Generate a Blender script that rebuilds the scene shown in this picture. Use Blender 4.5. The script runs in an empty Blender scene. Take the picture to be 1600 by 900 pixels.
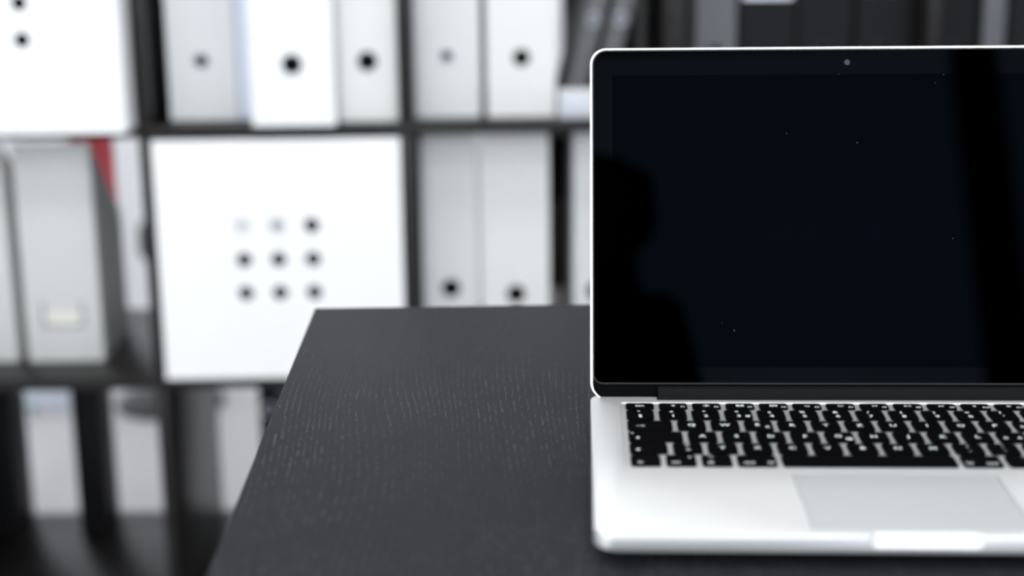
import bpy, bmesh, math, random
from mathutils import Vector, Matrix, Euler

# ------------------------------------------------------------------ camera
# all lengths below are written in millimetres; MM turns them into metres
MM = 0.001
scene = bpy.context.scene
COL = scene.collection

cam_data = bpy.data.cameras.new('camera')
cam = bpy.data.objects.new('camera', cam_data)
COL.objects.link(cam)
CAM_POS = Vector((-48.39, -698.98, 309.62))
YAW, PITCH, ROLL = 0.015299, 0.244874, -0.011011
fwd = Vector((math.sin(YAW) * math.cos(PITCH), math.cos(YAW) * math.cos(PITCH), -math.sin(PITCH)))
rgt = Vector((math.cos(YAW), -math.sin(YAW), 0))
upv = rgt.cross(fwd)
r2 = math.cos(ROLL) * rgt + math.sin(ROLL) * upv
u2 = -math.sin(ROLL) * rgt + math.cos(ROLL) * upv
m = Matrix((r2, u2, -fwd)).transposed().to_4x4()
m.translation = CAM_POS * MM
cam.matrix_world = m
cam_data.sensor_width = 36.0
cam_data.lens = 2470.54 / 1600 * 36.0
cam_data.clip_start = 0.004
cam_data.clip_end = 50
cam_data.dof.use_dof = True
cam_data.dof.focus_distance = 1.0
cam_data.dof.aperture_fstop = 55.6 / 17.5
cam_data.dof.aperture_blades = 0
scene.camera = cam

# ------------------------------------------------------------------ world, daylight, exposure
scene.view_settings.view_transform = 'Standard'
scene.view_settings.look = 'None'
scene.view_settings.gamma = 1.0
scene.view_settings.use_curve_mapping = False
scene.view_settings.exposure = -0.72

world = bpy.data.worlds.new('sky')
scene.world = world
world.use_nodes = True
wbg = world.node_tree.nodes['Background']
wbg.inputs[0].default_value = (0.72, 0.84, 1.0, 1)
wbg.inputs[1].default_value = 1.0


def daylight(name, x, y, z, w, h, rot, power, col):
    l = bpy.data.lights.new(name, 'AREA')
    l.shape = 'RECTANGLE'
    l.size = w * MM
    l.size_y = h * MM
    l.energy = power
    l.color = col
    o = bpy.data.objects.new(name, l)
    o.location = (x * MM, y * MM, z * MM)
    o.rotation_euler = rot
    COL.objects.link(o)
    return o


# room limits (mm): open shelf stands inside the room, far wall at y = WB, window wall at y = WF
XL, XR, WF, WB, FZ, CZ = -2300, 2900, -3000, 3100, -722, 2450
WIN_Z0, WIN_Z1 = -250, 2380
WIN_X = (-2000, 2200)                                            # opening in the window wall (x range)
daylight('daylight_window', (WIN_X[0] + WIN_X[1]) / 2, WF - 130, (WIN_Z0 + WIN_Z1) / 2, WIN_X[1] - WIN_X[0], WIN_Z1 - WIN_Z0,
         (math.radians(90), 0, 0), 280, (0.91, 0.955, 1.0))
LW = (-2300, -300)                                               # opening in the left wall (y range)
daylight('daylight_window_side', XL - 130, (LW[0] + LW[1]) / 2, (WIN_Z0 + WIN_Z1) / 2, LW[1] - LW[0], WIN_Z1 - WIN_Z0,
         (math.radians(90), 0, math.radians(-90)), 150, (0.95, 0.98, 1.0))
LW2 = (1950, 2950)                                               # added unseen opening in the left wall, brightens the space behind the shelf
daylight('added_daylight_far', XL - 130, (LW2[0] + LW2[1]) / 2, (WIN_Z0 + WIN_Z1) / 2, LW2[1] - LW2[0], WIN_Z1 - WIN_Z0,
         (math.radians(90), 0, math.radians(-90)), 75, (0.90, 0.95, 1.0))
LAMP_POWER = 24.0                                                # each ceiling panel lamp


# ------------------------------------------------------------------ materials
def new_mat(name):
    mt = bpy.data.materials.new(name)
    mt.use_nodes = True
    nt = mt.node_tree
    return mt, nt, nt.nodes['Principled BSDF']


def plain(name, col, rough=0.5, metal=0.0, spec=0.5, var=0.04, scale=60.0, bump=0.0, coat=0.0):
    """principled material with a little procedural colour variation and optional fine relief"""
    mt, nt, b = new_mat(name)
    tc = nt.nodes.new('ShaderNodeTexCoord')
    nz = nt.nodes.new('ShaderNodeTexNoise')
    nz.inputs['Scale'].default_value = scale
    nz.inputs['Detail'].default_value = 3
    nt.links.new(tc.outputs['Object'], nz.inputs['Vector'])
    rp = nt.nodes.new('ShaderNodeMapRange')
    rp.inputs['To Min'].default_value = 1 - var
    rp.inputs['To Max'].default_value = 1 + var
    nt.links.new(nz.outputs['Fac'], rp.inputs['Value'])
    mx = nt.nodes.new('ShaderNodeVectorMath')
    mx.operation = 'SCALE'
    mx.inputs[0].default_value = col
    nt.links.new(rp.outputs['Result'], mx.inputs['Scale'])
    nt.links.new(mx.outputs['Vector'], b.inputs['Base Color'])
    b.inputs['Roughness'].default_value = rough
    b.inputs['Metallic'].default_value = metal
    b.inputs['Specular IOR Level'].default_value = spec
    b.inputs['Coat Weight'].default_value = coat
    if bump > 0:
        bp = nt.nodes.new('ShaderNodeBump')
        bp.inputs['Strength'].default_value = bump
        bp.inputs['Distance'].default_value = 0.0004
        nz2 = nt.nodes.new('ShaderNodeTexNoise')
        nz2.inputs['Scale'].default_value = scale * 12
        nt.links.new(tc.outputs['Object'], nz2.inputs['Vector'])
        nt.links.new(nz2.outputs['Fac'], bp.inputs['Height'])
        nt.links.new(bp.outputs['Normal'], b.inputs['Normal'])
    return mt


def wood(name, dark, light, rough, axis='Y', bump=0.25, spec=0.5):
    """black-stained ash: long cathedral bands, rows of short open pores, fine relief"""
    mt, nt, b = new_mat(name)
    N, L = nt.nodes, nt.links
    tc = N.new('ShaderNodeTexCoord')
    ia, sc3 = {'Y': (0, (4.5, 1.1, 4.5)), 'X': (1, (1.1, 4.5, 4.5)), 'Z': (0, (4.5, 4.5, 1.1))}[axis]
    b.inputs['Specular IOR Level'].default_value = spec
    # slow warp of the grain
    mp = N.new('ShaderNodeMapping')
    mp.inputs['Scale'].default_value = sc3
    L.new(tc.outputs['Object'], mp.inputs['Vector'])
    wn = N.new('ShaderNodeTexNoise')
    wn.inputs['Scale'].default_value = 1.0
    wn.inputs['Detail'].default_value = 2
    L.new(mp.outputs['Vector'], wn.inputs['Vector'])
    sx = N.new('ShaderNodeSeparateXYZ')
    L.new(tc.outputs['Object'], sx.inputs[0])
    # growth rings: nearly straight lines across the board, bent by the warp, about 3 mm apart
    m1 = N.new('ShaderNodeMath'); m1.operation = 'MULTIPLY'; m1.inputs[1].default_value = 270.0
    L.new(sx.outputs[ia], m1.inputs[0])
    m2 = N.new('ShaderNodeMath'); m2.operation = 'MULTIPLY_ADD'; m2.inputs[1].default_value = 34.0
    L.new(wn.outputs['Fac'], m2.inputs[0])
    L.new(m1.outputs[0], m2.inputs[2])
    fr0 = N.new('ShaderNodeMath'); fr0.operation = 'PINGPONG'; fr0.inputs[1].default_value = 0.5
    L.new(m2.outputs[0], fr0.inputs[0])
    fr = N.new('ShaderNodeMapRange')
    fr.inputs['From Min'].default_value = 0.22
    fr.inputs['From Max'].default_value = 0.45
    L.new(fr0.outputs[0], fr.inputs['Value'])
    # pores: fine noise stretched along the grain
    mp2 = N.new('ShaderNodeMapping')
    mp2.inputs['Scale'].default_value = {'Y': (900, 150, 900), 'X': (150, 900, 900), 'Z': (900, 900, 150)}[axis]
    L.new(tc.outputs['Object'], mp2.inputs['Vector'])
    pn = N.new('ShaderNodeTexNoise')
    pn.inputs['Scale'].default_value = 1.0
    pn.inputs['Detail'].default_value = 1.0
    L.new(mp2.outputs['Vector'], pn.inputs['Vector'])
    pr = N.new('ShaderNodeMapRange')
    pr.inputs['From Min'].default_value = 0.50
    pr.inputs['From Max'].default_value = 0.66
    L.new(pn.outputs['Fac'], pr.inputs['Value'])
    pm = N.new('ShaderNodeMath'); pm.operation = 'MULTIPLY'
    zn = N.new('ShaderNodeTexNoise')                           # zones with and without open pores
    zn.inputs['Scale'].default_value = 6.5
    zn.inputs['Detail'].default_value = 1.0
    L.new(tc.outputs['Object'], zn.inputs['Vector'])
    zr = N.new('ShaderNodeMapRange')
    zr.inputs['From Min'].default_value = 0.40
    zr.inputs['From Max'].default_value = 0.62
    zr.inputs['To Min'].default_value = 0.40
    L.new(zn.outputs['Fac'], zr.inputs['Value'])
    pz = N.new('ShaderNodeMath'); pz.operation = 'MULTIPLY'
    L.new(pr.outputs['Result'], pz.inputs[0])
    L.new(zr.outputs['Result'], pz.inputs[1])
    L.new(pz.outputs[0], pm.inputs[0])
    L.new(fr.outputs['Result'], pm.inputs[1])
    cm = N.new('ShaderNodeMix'); cm.data_type = 'RGBA'
    cm.inputs[6].default_value = (*dark, 1)
    cm.inputs[7].default_value = (*light, 1)
    L.new(pm.outputs[0], cm.inputs[0])
    L.new(cm.outputs[2], b.inputs['Base Color'])
    rr = N.new('ShaderNodeMapRange')
    rr.inputs['To Min'].default_value = rough
    rr.inputs['To Max'].default_value = min(1, rough + 0.15)
    L.new(pm.outputs[0], rr.inputs['Value'])
    L.new(rr.outputs['Result'], b.inputs['Roughness'])
    bp = N.new('ShaderNodeBump')
    bp.inputs['Strength'].default_value = bump
    bp.inputs['Distance'].default_value = 0.0003
    bp.invert = True
    L.new(pm.outputs[0], bp.inputs['Height'])
    L.new(bp.outputs['Normal'], b.inputs['Normal'])
    return mt


def screen_glass(name, ior, tint, rough=0.01):
    mt, nt, b = new_mat(name)
    b.inputs['Base Color'].default_value = (0.0, 0.0, 0.0, 1)
    b.inputs['Roughness'].default_value = rough
    b.inputs['IOR'].default_value = ior
    b.inputs['Specular Tint'].default_value = (*tint, 1)
    return mt


def pane_glass(name):
    mt = bpy.data.materials.new(name)
    mt.use_nodes = True
    nt = mt.node_tree
    nt.nodes.clear()
    o = nt.nodes.new('ShaderNodeOutputMaterial')
    t = nt.nodes.new('ShaderNodeBsdfTransparent')
    g = nt.nodes.new('ShaderNodeBsdfGlossy')
    g.inputs['Roughness'].default_value = 0.02
    fr = nt.nodes.new('ShaderNodeFresnel')
    fr.inputs[0].default_value = 1.45
    mx = nt.nodes.new('ShaderNodeMixShader')
    nt.links.new(fr.outputs[0], mx.inputs[0])
    nt.links.new(t.outputs[0], mx.inputs[1])
    nt.links.new(g.outputs[0], mx.inputs[2])
    nt.links.new(mx.outputs[0], o.inputs[0])
    return mt


M = {}
M['desk'] = wood('black_ash_desk', (0.0140, 0.0142, 0.0168), (0.060, 0.060, 0.064), 0.44, 'Y', 0.35, 0.055)
M['shelf'] = wood('black_brown_shelf', (0.011, 0.0103, 0.0103), (0.020, 0.019, 0.019), 0.33, 'X', 0.1, 0.28)
M['alu'] = plain('anodised_aluminium', (0.655, 0.662, 0.668), 0.50, 0.80, var=0.015, scale=400, bump=0.04)
M['alu_edge'] = plain('polished_aluminium_rim', (0.93, 0.92, 0.93), 0.30, 0.65, var=0.01)
M['trackpad'] = plain('trackpad_glass', (0.62, 0.64, 0.65), 0.34, 0.55, var=0.01)
M['key'] = plain('black_key_plastic', (0.0022, 0.0022, 0.0026), 0.6, spec=0.012, var=0.1)
M['legend'] = plain('key_legend_paint', (0.82, 0.90, 0.91), 0.6)
M['gasket'] = plain('black_rubber_gasket', (0.008, 0.008, 0.008), 0.6, spec=0.3)
M['chin'] = plain('black_anodised_chin', (0.0018, 0.002, 0.0024), 0.65, spec=0.02)
M['hinge'] = plain('hinge_cover_plastic', (0.006, 0.0064, 0.0072), 0.6, spec=0.05)
M['bezel'] = screen_glass('bezel_glass', 1.088, (0.55, 0.72, 1.0))
M['display'] = screen_glass('display_glass', 1.07, (0.35, 0.60, 1.0))
M['lens'] = plain('webcam_lens', (0.030, 0.032, 0.038), 0.35, spec=0.2)
M['foot'] = plain('rubber_foot', (0.01, 0.01, 0.01), 0.8)
M['white_plastic'] = plain('white_box_plastic', (0.90, 0.90, 0.90), 0.38, var=0.01)
M['binder_white'] = plain('white_binder_board', (0.84, 0.85, 0.86), 0.5, var=0.02)
M['binder_grey'] = plain('pale_grey_binder_board', (0.66, 0.67, 0.68), 0.5, var=0.02)
M['binder_mid'] = plain('mid_grey_binder_board', (0.085, 0.088, 0.098), 0.5, var=0.03)
M['binder_warm'] = plain('warm_white_binder_board', (0.74, 0.74, 0.725), 0.5, var=0.02)
M['binder_black'] = plain('black_binder_board', (0.009, 0.009, 0.0105), 0.5, var=0.1, spec=0.10)
M['binder_dark'] = plain('charcoal_folder_board', (0.10, 0.10, 0.105), 0.5, var=0.05)
M['ring_black'] = plain('black_finger_ring', (0.012, 0.016, 0.022), 0.4)
M['ring_steel'] = plain('steel_finger_ring', (0.55, 0.58, 0.66), 0.3, 0.9)
M['paper'] = plain('paper_block', (0.80, 0.80, 0.82), 0.8, var=0.05, scale=200)
M['paper_blue'] = plain('bluish_white_paper', (0.70, 0.74, 0.84), 0.7, var=0.03)
M['card'] = plain('label_card', (0.86, 0.84, 0.78), 0.7)
M['red'] = bpy.data.materials.new('red_translucent_plastic')
M['red'].use_nodes = True
_nt = M['red'].node_tree
_d = _nt.nodes['Principled BSDF']
_d.inputs['Base Color'].default_value = (0.90, 0.12, 0.14, 1)
_d.inputs['Roughness'].default_value = 0.4
_t = _nt.nodes.new('ShaderNodeBsdfTranslucent')
_t.inputs[0].default_value = (0.95, 0.16, 0.19, 1)
_x = _nt.nodes.new('ShaderNodeMixShader')
_x.inputs[0].default_value = 0.72
_nt.links.new(_d.outputs[0], _x.inputs[1])
_nt.links.new(_t.outputs[0], _x.inputs[2])
_nt.links.new(_x.outputs[0], _nt.nodes['Material Output'].inputs[0])
M['green'] = plain('green_paper_edge', (0.16, 0.32, 0.26), 0.6)
M['box_grey'] = plain('pale_blue_grey_card', (0.60, 0.63, 0.68), 0.6, var=0.03)
M['brown'] = plain('dark_brown_card', (0.035, 0.024, 0.018), 0.6, var=0.1)
M['holder'] = plain('label_holder_steel', (0.34, 0.34, 0.33), 0.4, 0.6)
M['teal'] = plain('grey_green_gap_filler', (0.13, 0.16, 0.165), 0.6)
M['clip'] = plain('black_clip_steel', (0.010, 0.010, 0.011), 0.3)
M['wall'] = plain('painted_wall', (0.84, 0.85, 0.87), 0.75, var=0.015, scale=8, bump=0.05)
M['ceiling'] = plain('painted_ceiling', (0.82, 0.82, 0.82), 0.8, var=0.01, scale=8)
M['floor'] = plain('pale_grey_floor', (0.42, 0.415, 0.425), 0.45, var=0.04, scale=5)
M['frame'] = plain('window_frame_paint', (0.02, 0.02, 0.022), 0.5)
M['pane'] = pane_glass('window_pane_glass')
M['cloth'] = plain('dark_cloth_hole_shade', (0.010, 0.010, 0.012), 0.9, spec=0.1, var=0.2)
M['skin'] = plain('skin', (0.35, 0.22, 0.16), 0.55)
M['hair'] = plain('dark_hair', (0.008, 0.006, 0.005), 0.6)
M['camera'] = plain('camera_plastic', (0.012, 0.012, 0.012), 0.5)


# ------------------------------------------------------------------ mesh helpers (all in mm)
def mesh_obj(name, verts, faces, mat, parent=None, smooth=False, loc=None, rot=None):
    me = bpy.data.meshes.new(name)
    me.from_pydata([(v[0] * MM, v[1] * MM, v[2] * MM) for v in verts], [], faces)
    me.materials.append(mat)
    bm = bmesh.new()
    bm.from_mesh(me)
    bmesh.ops.recalc_face_normals(bm, faces=bm.faces)
    bm.to_mesh(me)
    bm.free()
    if smooth:
        for p in me.polygons:
            p.use_smooth = True
    return link(name, me, parent, loc, rot)


def link(name, me, parent=None, loc=None, rot=None):
    o = bpy.data.objects.new(name, me)
    COL.objects.link(o)
    if parent:
        o.parent = parent
    if loc:
        o.location = Vector(loc) * MM
    if rot:
        o.rotation_euler = rot
    return o


def smooth_by_angle(o, deg=35):
    me = o.data
    for p in me.polygons:
        p.use_smooth = True
    me.set_sharp_from_angle(angle=math.radians(deg))
    return o


def box_mesh(name, x0, x1, y0, y1, z0, z1, mat, bevel=0.0, seg=2):
    bm = bmesh.new()
    bmesh.ops.create_cube(bm, size=1.0)
    for v in bm.verts:
        v.co = Vector((x0 + (v.co.x + .5) * (x1 - x0), y0 + (v.co.y + .5) * (y1 - y0), z0 + (v.co.z + .5) * (z1 - z0))) * MM
    if bevel > 0:
        bmesh.ops.bevel(bm, geom=bm.edges[:], offset=bevel * MM, segments=seg, affect='EDGES', profile=0.5)
    me = bpy.data.meshes.new(name)
    bm.to_mesh(me)
    bm.free()
    me.materials.append(mat)
    return me


def box(name, x0, x1, y0, y1, z0, z1, mat, parent=None, bevel=0.0, seg=2, loc=None, rot=None):
    o = link(name, box_mesh(name, x0, x1, y0, y1, z0, z1, mat, bevel, seg), parent, loc, rot)
    if bevel > 0:
        smooth_by_angle(o, 50)
    return o


def empty(name, loc=(0, 0, 0), rotz=0.0):
    o = bpy.data.objects.new(name, None)
    COL.objects.link(o)
    o.location = Vector(loc) * MM
    o.rotation_euler = (0, 0, rotz)
    o.empty_display_size = 0.05
    return o


def tag(o, label, cat, group=None):
    o['label'] = label
    o['category'] = cat
    if group:
        o['group'] = group
    return o


def struct(o, label=None):
    o['kind'] = 'structure'
    if label:
        o['label'] = label
    return o


def rrect(x0, x1, y0, y1, r, n=8):
    """rounded rectangle outline, counter-clockwise; r a number or four corner radii (ll, lr, ur, ul)"""
    rs = r if isinstance(r, (tuple, list)) else (r, r, r, r)
    pts = []
    for (cx, cy, a0, rr) in ((x0, y0, 180, rs[0]), (x1, y0, 270, rs[1]), (x1, y1, 0, rs[2]), (x0, y1, 90, rs[3])):
        sx = 1 if cx == x0 else -1
        sy = 1 if cy == y0 else -1
        for k in range(n + 1):
            a = math.radians(a0 + 90 * k / n)
            pts.append((cx + sx * rr + rr * math.cos(a), cy + sy * rr + rr * math.sin(a)))
    return pts


def loft(rings, close=True):
    """rings: lists of 3D points of equal count -> verts, faces with end caps"""
    n = len(rings[0])
    verts = [p for r in rings for p in r]
    faces = []
    for i in range(len(rings) - 1):
        for k in range(n):
            faces.append((i * n + k, i * n + (k + 1) % n, (i + 1) * n + (k + 1) % n, (i + 1) * n + k))
    if close:
        faces.append(tuple(range(n - 1, -1, -1)))
        faces.append(tuple((len(rings) - 1) * n + k for k in range(n)))
    return verts, faces


def prism(name, outline, z0, z1, mat, parent=None, bev=0.0, loc=None, rot=None):
    """outline in xy extruded in z; small chamfer at the top by inset towards the centroid"""
    rings = [[(x, y, z0) for x, y in outline]]
    if bev > 0:
        rings.append([(x, y, z1 - bev) for x, y in outline])
        rings.append([(x, y, z1) for x, y in inset(outline, bev)])
    else:
        rings.append([(x, y, z1) for x, y in outline])
    v, f = loft(rings)
    return smooth_by_angle(mesh_obj(name, v, f, mat, parent, loc=loc, rot=rot), 40)


def inset(pts, d):
    n = len(pts)
    out = []
    for i in range(n):
        a, b, c = Vector(pts[i - 1]), Vector(pts[i]), Vector(pts[(i + 1) % n])
        e1 = (b - a)
        e2 = (c - b)
        if e1.length < 1e-6: e1 = e2
        if e2.length < 1e-6: e2 = e1
        n1 = Vector((-e1.y, e1.x)).normalized()
        n2 = Vector((-e2.y, e2.x)).normalized()
        nn = (n1 + n2)
        nn = nn.normalized() if nn.length > 1e-6 else n1
        s = d / max(0.4, nn.dot(n1))
        out.append((b.x + nn.x * s, b.y + nn.y * s))
    return out


def holed_plate(w, h, t, holes, rad, nseg=24):
    """plate in the xz plane (x 0..w, z 0..h, y 0..t, front at y=0) with round through holes in a grid of cells"""
    xs = sorted(set([0, w] + [v for hx, hz in holes for v in (hx - rad * 1.45, hx + rad * 1.45)]))
    zs = sorted(set([0, h] + [v for hx, hz in holes for v in (hz - rad * 1.45, hz + rad * 1.45)]))
    verts, faces = [], []
    idx = {}

    def vid(x, y, z):
        k = (round(x, 4), round(y, 4), round(z, 4))
        if k not in idx:
            idx[k] = len(verts)
            verts.append((x, y, z))
        return idx[k]
    for i in range(len(xs) - 1):
        for j in range(len(zs) - 1):
            xa, xb, za, zb = xs[i], xs[i + 1], zs[j], zs[j + 1]
            hit = [q for q in holes if xa < q[0] < xb and za < q[1] < zb]
            for y in (0, t):
                if not hit:
                    faces.append((vid(xa, y, za), vid(xb, y, za), vid(xb, y, zb), vid(xa, y, zb)))
                else:
                    hx, hz = hit[0]
                    cor = [(xa, za), (xb, za), (xb, zb), (xa, zb)]
                    q = nseg // 4
                    ring = []
                    for k in range(nseg):
                        a = math.radians(225) + 2 * math.pi * k / nseg
                        ring.append((hx + rad * math.cos(a), hz + rad * math.sin(a)))
                    for s in range(4):
                        c0, c1 = cor[s], cor[(s + 1) % 4]
                        for k in range(q):
                            p0 = ring[s * q + k]
                            p1 = ring[(s * q + k + 1) % nseg]
                            if k < q // 2:
                                faces.append((vid(c0[0], y, c0[1]), vid(p1[0], y, p1[1]), vid(p0[0], y, p0[1])))
                            else:
                                faces.append((vid(c1[0], y, c1[1]), vid(p1[0], y, p1[1]), vid(p0[0], y, p0[1])))
                        pm = ring[s * q + q // 2]
                        faces.append((vid(c0[0], y, c0[1]), vid(c1[0], y, c1[1]), vid(pm[0], y, pm[1])))
            if hit:
                hx, hz = hit[0]
                for k in range(nseg):
                    a = math.radians(225) + 2 * math.pi * k / nseg
                    b = math.radians(225) + 2 * math.pi * (k + 1) / nseg
                    p0 = (hx + rad * math.cos(a), hz + rad * math.sin(a))
                    p1 = (hx + rad * math.cos(b), hz + rad * math.sin(b))
                    faces.append((vid(p0[0], 0, p0[1]), vid(p1[0], 0, p1[1]), vid(p1[0], t, p1[1]), vid(p0[0], t, p0[1])))
    for i in range(len(xs) - 1):
        for z in (0, h):
            faces.append((vid(xs[i], 0, z), vid(xs[i + 1], 0, z), vid(xs[i + 1], t, z), vid(xs[i], t, z)))
    for j in range(len(zs) - 1):
        for x in (0, w):
            faces.append((vid(x, 0, zs[j]), vid(x, 0, zs[j + 1]), vid(x, t, zs[j + 1]), vid(x, t, zs[j])))
    return verts, faces


def torus_xz(cx, cy, cz, R, r, n=28, k=8):
    v, f = [], []
    for i in range(n):
        a = 2 * math.pi * i / n
        for j in range(k):
            b = 2 * math.pi * j / k
            rr = R + r * math.cos(b)
            v.append((cx + rr * math.cos(a), cy + r * math.sin(b), cz + rr * math.sin(a)))
    for i in range(n):
        for j in range(k):
            f.append((i * k + j, ((i + 1) % n) * k + j, ((i + 1) % n) * k + (j + 1) % k, i * k + (j + 1) % k))
    return v, f


def tube(name, pts, rad, mat, parent=None, n=16):
    """round bar through points; rad a number or one radius per point"""
    rings = []
    ps = [Vector(p) for p in pts]
    for i, p in enumerate(ps):
        d = (ps[min(i + 1, len(ps) - 1)] - ps[max(i - 1, 0)]).normalized()
        a = d.cross(Vector((0, 0, 1)))
        if a.length < 1e-3:
            a = d.cross(Vector((1, 0, 0)))
        a.normalize()
        b = d.cross(a)
        r = rad[i] if isinstance(rad, (list, tuple)) else rad
        rings.append([tuple(p + a * r * math.cos(2 * math.pi * k / n) + b * r * math.sin(2 * math.pi * k / n)) for k in range(n)])
    v, f = loft(rings)
    return smooth_by_angle(mesh_obj(name, v, f, mat, parent), 50)


def bake(o):
    """apply modifiers without operators"""
    dg = bpy.context.evaluated_depsgraph_get()
    dg.update()
    me = bpy.data.meshes.new_from_object(o.evaluated_get(dg))
    old = o.data
    o.modifiers.clear()
    o.data = me
    bpy.data.meshes.remove(old)
    return o


# ------------------------------------------------------------------ the room
struct(box('floor', XL - 200, XR + 200, WF - 200, WB + 200, FZ - 60, FZ, M['floor']))
struct(box('ceiling', XL - 200, XR + 200, WF - 200, WB + 200, CZ, CZ + 60, M['ceiling']))
struct(box('wall_back', XL - 200, XR + 200, WB, WB + 200, FZ, CZ, M['wall']))
struct(box('wall_right', XR, XR + 200, WF, WB, FZ, CZ, M['wall']))


def wall_with_openings(name, length0, length1, openings, along):
    """wall as piers, sill and head pieces around the openings, one mesh"""
    vs, fs = [], []

    def add(a0, a1, z0, z1):
        if along == 'x':
            c = [(a0, WF - 200), (a1, WF - 200), (a1, WF), (a0, WF)]
        else:
            c = [(XL - 200, a0), (XL, a0), (XL, a1), (XL - 200, a1)]
        b = len(vs)
        vs.extend([(x, y, z0) for x, y in c] + [(x, y, z1) for x, y in c])
        fs.extend([tuple(b + q for q in f) for f in ((0, 1, 2, 3), (4, 5, 6, 7), (0, 1, 5, 4), (1, 2, 6, 5), (2, 3, 7, 6), (3, 0, 4, 7))])
    add(length0, length1, FZ, WIN_Z0)
    add(length0, length1, WIN_Z1, CZ)
    e = [length0] + [v for o in openings for v in o] + [length1]
    for i in range(0, len(e), 2):
        add(e[i], e[i + 1], WIN_Z0, WIN_Z1)
    return struct(mesh_obj(name, vs, fs, M['wall']))


wall_with_openings('wall_front', XL - 200, XR + 200, [WIN_X], 'x')
wall_with_openings('wall_left', WF, WB, [LW, LW2], 'y')


def window(name, w, loc, rotz, bars):
    """window in local coords: x 0..w, y 0 (inside face) .. 70, z 0..H"""
    H = WIN_Z1 - WIN_Z0
    e = struct(empty(name, loc, rotz), 'tall daylight window with dark frame')
    t = 55
    box('frame_sill', 0, w, 0, 70, 0, t, M['frame'], e)
    box('frame_head', 0, w, 0, 70, H - t, H, M['frame'], e)
    box('frame_jamb', 0, t, 0, 70, t, H - t, M['frame'], e)
    box('frame_jamb', w - t, w, 0, 70, t, H - t, M['frame'], e)
    edges = [t]
    for (a, b) in bars:
        box('mullion', a, b, 0, 70, t, H - t, M['frame'], e)
        edges += [a, b]
    edges.append(w - t)
    for i in range(0, len(edges), 2):
        box('pane', edges[i], edges[i + 1], 30, 36, t, H - t, M['pane'], e)
    return e


window('window_1', 4200, (-2000, WF - 90, WIN_Z0), 0, [(940, 1075), (2938, 3070)])
window('added_window_far', LW2[1] - LW2[0], (XL - 90, LW2[1], WIN_Z0), math.radians(-90), [(460, 540)])  # added window, out of view, gives side light to the far wall
window('window_2', LW[1] - LW[0], (XL - 90, LW[1], WIN_Z0), math.radians(-90) , [(960, 1040)])



# ------------------------------------------------------------------ ceiling panel lamps
M['diffuser'] = bpy.data.materials.new('lamp_diffuser')
M['diffuser'].use_nodes = True
_b = M['diffuser'].node_tree.nodes['Principled BSDF']
_b.inputs['Base Color'].default_value = (0.9, 0.9, 0.9, 1)
_b.inputs['Emission Color'].default_value = (1.0, 0.985, 0.96, 1)
_b.inputs['Emission Strength'].default_value = 1.0
M['lamp_body'] = plain('lamp_housing_paint', (0.8, 0.8, 0.8), 0.5)


def ceiling_lamp(x, y, label, power):
    e = tag(empty('ceiling_lamp', (x, y, CZ)), label, 'lamp', 'ceiling panel lamps')
    box('housing', -320, 320, -320, 320, -40, -0.5, M['lamp_body'], e, 3)
    box('diffuser', -300, 300, -300, 300, -44, -40.5, M['diffuser'], e)
    l = bpy.data.lights.new('lamp_light', 'AREA')
    l.shape = 'SQUARE'
    l.size = 0.6
    l.energy = power
    l.color = (1.0, 0.985, 0.965)
    o = bpy.data.objects.new('lamp_light', l)
    COL.objects.link(o)
    o.parent = e
    o.location = (0, 0, -0.05)


for _x, _y, _l in ((-900, 250, 'square ceiling panel lamp above the left desk side'), (700, 250, 'square ceiling panel lamp above the laptop'),
                   (-900, -1500, 'square ceiling panel lamp near the window, left'), (700, -1500, 'square ceiling panel lamp near the window, right'),
                   (-900, 2350, 'added square ceiling panel lamp lighting the space behind the shelf, left'), (700, 2350, 'added square ceiling panel lamp lighting the space behind the shelf, right')):  # this last pair is added, unseen, to light floor and wall back there
    ceiling_lamp(_x, _y, _l, LAMP_POWER * (1.25 if _y > 2000 else 1.0))

# ------------------------------------------------------------------ the open shelf
SY0, SY1 = 1400, 1785           # front and back of the shelf
XD = [-854, -504, -154, 196, 546, 896]
ZB = [-704, -344, 6, 356, 706, 1056]
HT = 8                          # half board thickness
shelf = tag(empty('cube_shelf', ((XD[0] + XD[-1]) / 2, (SY0 + SY1) / 2, FZ)),
            'large black-brown open cube shelf behind the desk, filled with white binders', 'shelf')
ox, oy, oz = (XD[0] + XD[-1]) / 2, (SY0 + SY1) / 2, FZ


def sbox(name, x0, x1, y0, y1, z0, z1, bevel=1.0):
    return box(name, x0 - ox, x1 - ox, y0 - oy, y1 - oy, z0 - oz, z1 - oz, M['shelf'], shelf, bevel)


sbox('bottom_board', XD[0] - 42, XD[-1] + 42, SY0, SY1, FZ, -686)
sbox('top_board', XD[0] - 42, XD[-1] + 42, SY0, SY1, ZB[-1] - HT, ZB[-1] + 34)
sbox('side_board', XD[0] - 42, XD[0] - 0, SY0, SY1, -686, ZB[-1] - HT)
sbox('side_board', XD[-1], XD[-1] + 42, SY0, SY1, -686, ZB[-1] - HT)
for zb in ZB[1:-1]:
    sbox('shelf_board', XD[0], XD[-1], SY0, SY1, zb - HT, zb + HT)
levels = [-686] + [z for zb in ZB[1:-1] for z in (zb - HT, zb + HT)] + [ZB[-1] - HT]
for r in range(5):
    for xd in XD[1:-1]:
        sbox('divider', xd - HT, xd + HT, SY0, SY1, levels[2 * r], levels[2 * r + 1])
FLOOR_LOW, FLOOR_MID, FLOOR_UP = -685.8, ZB[1] + HT, ZB[2] + HT


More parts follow.
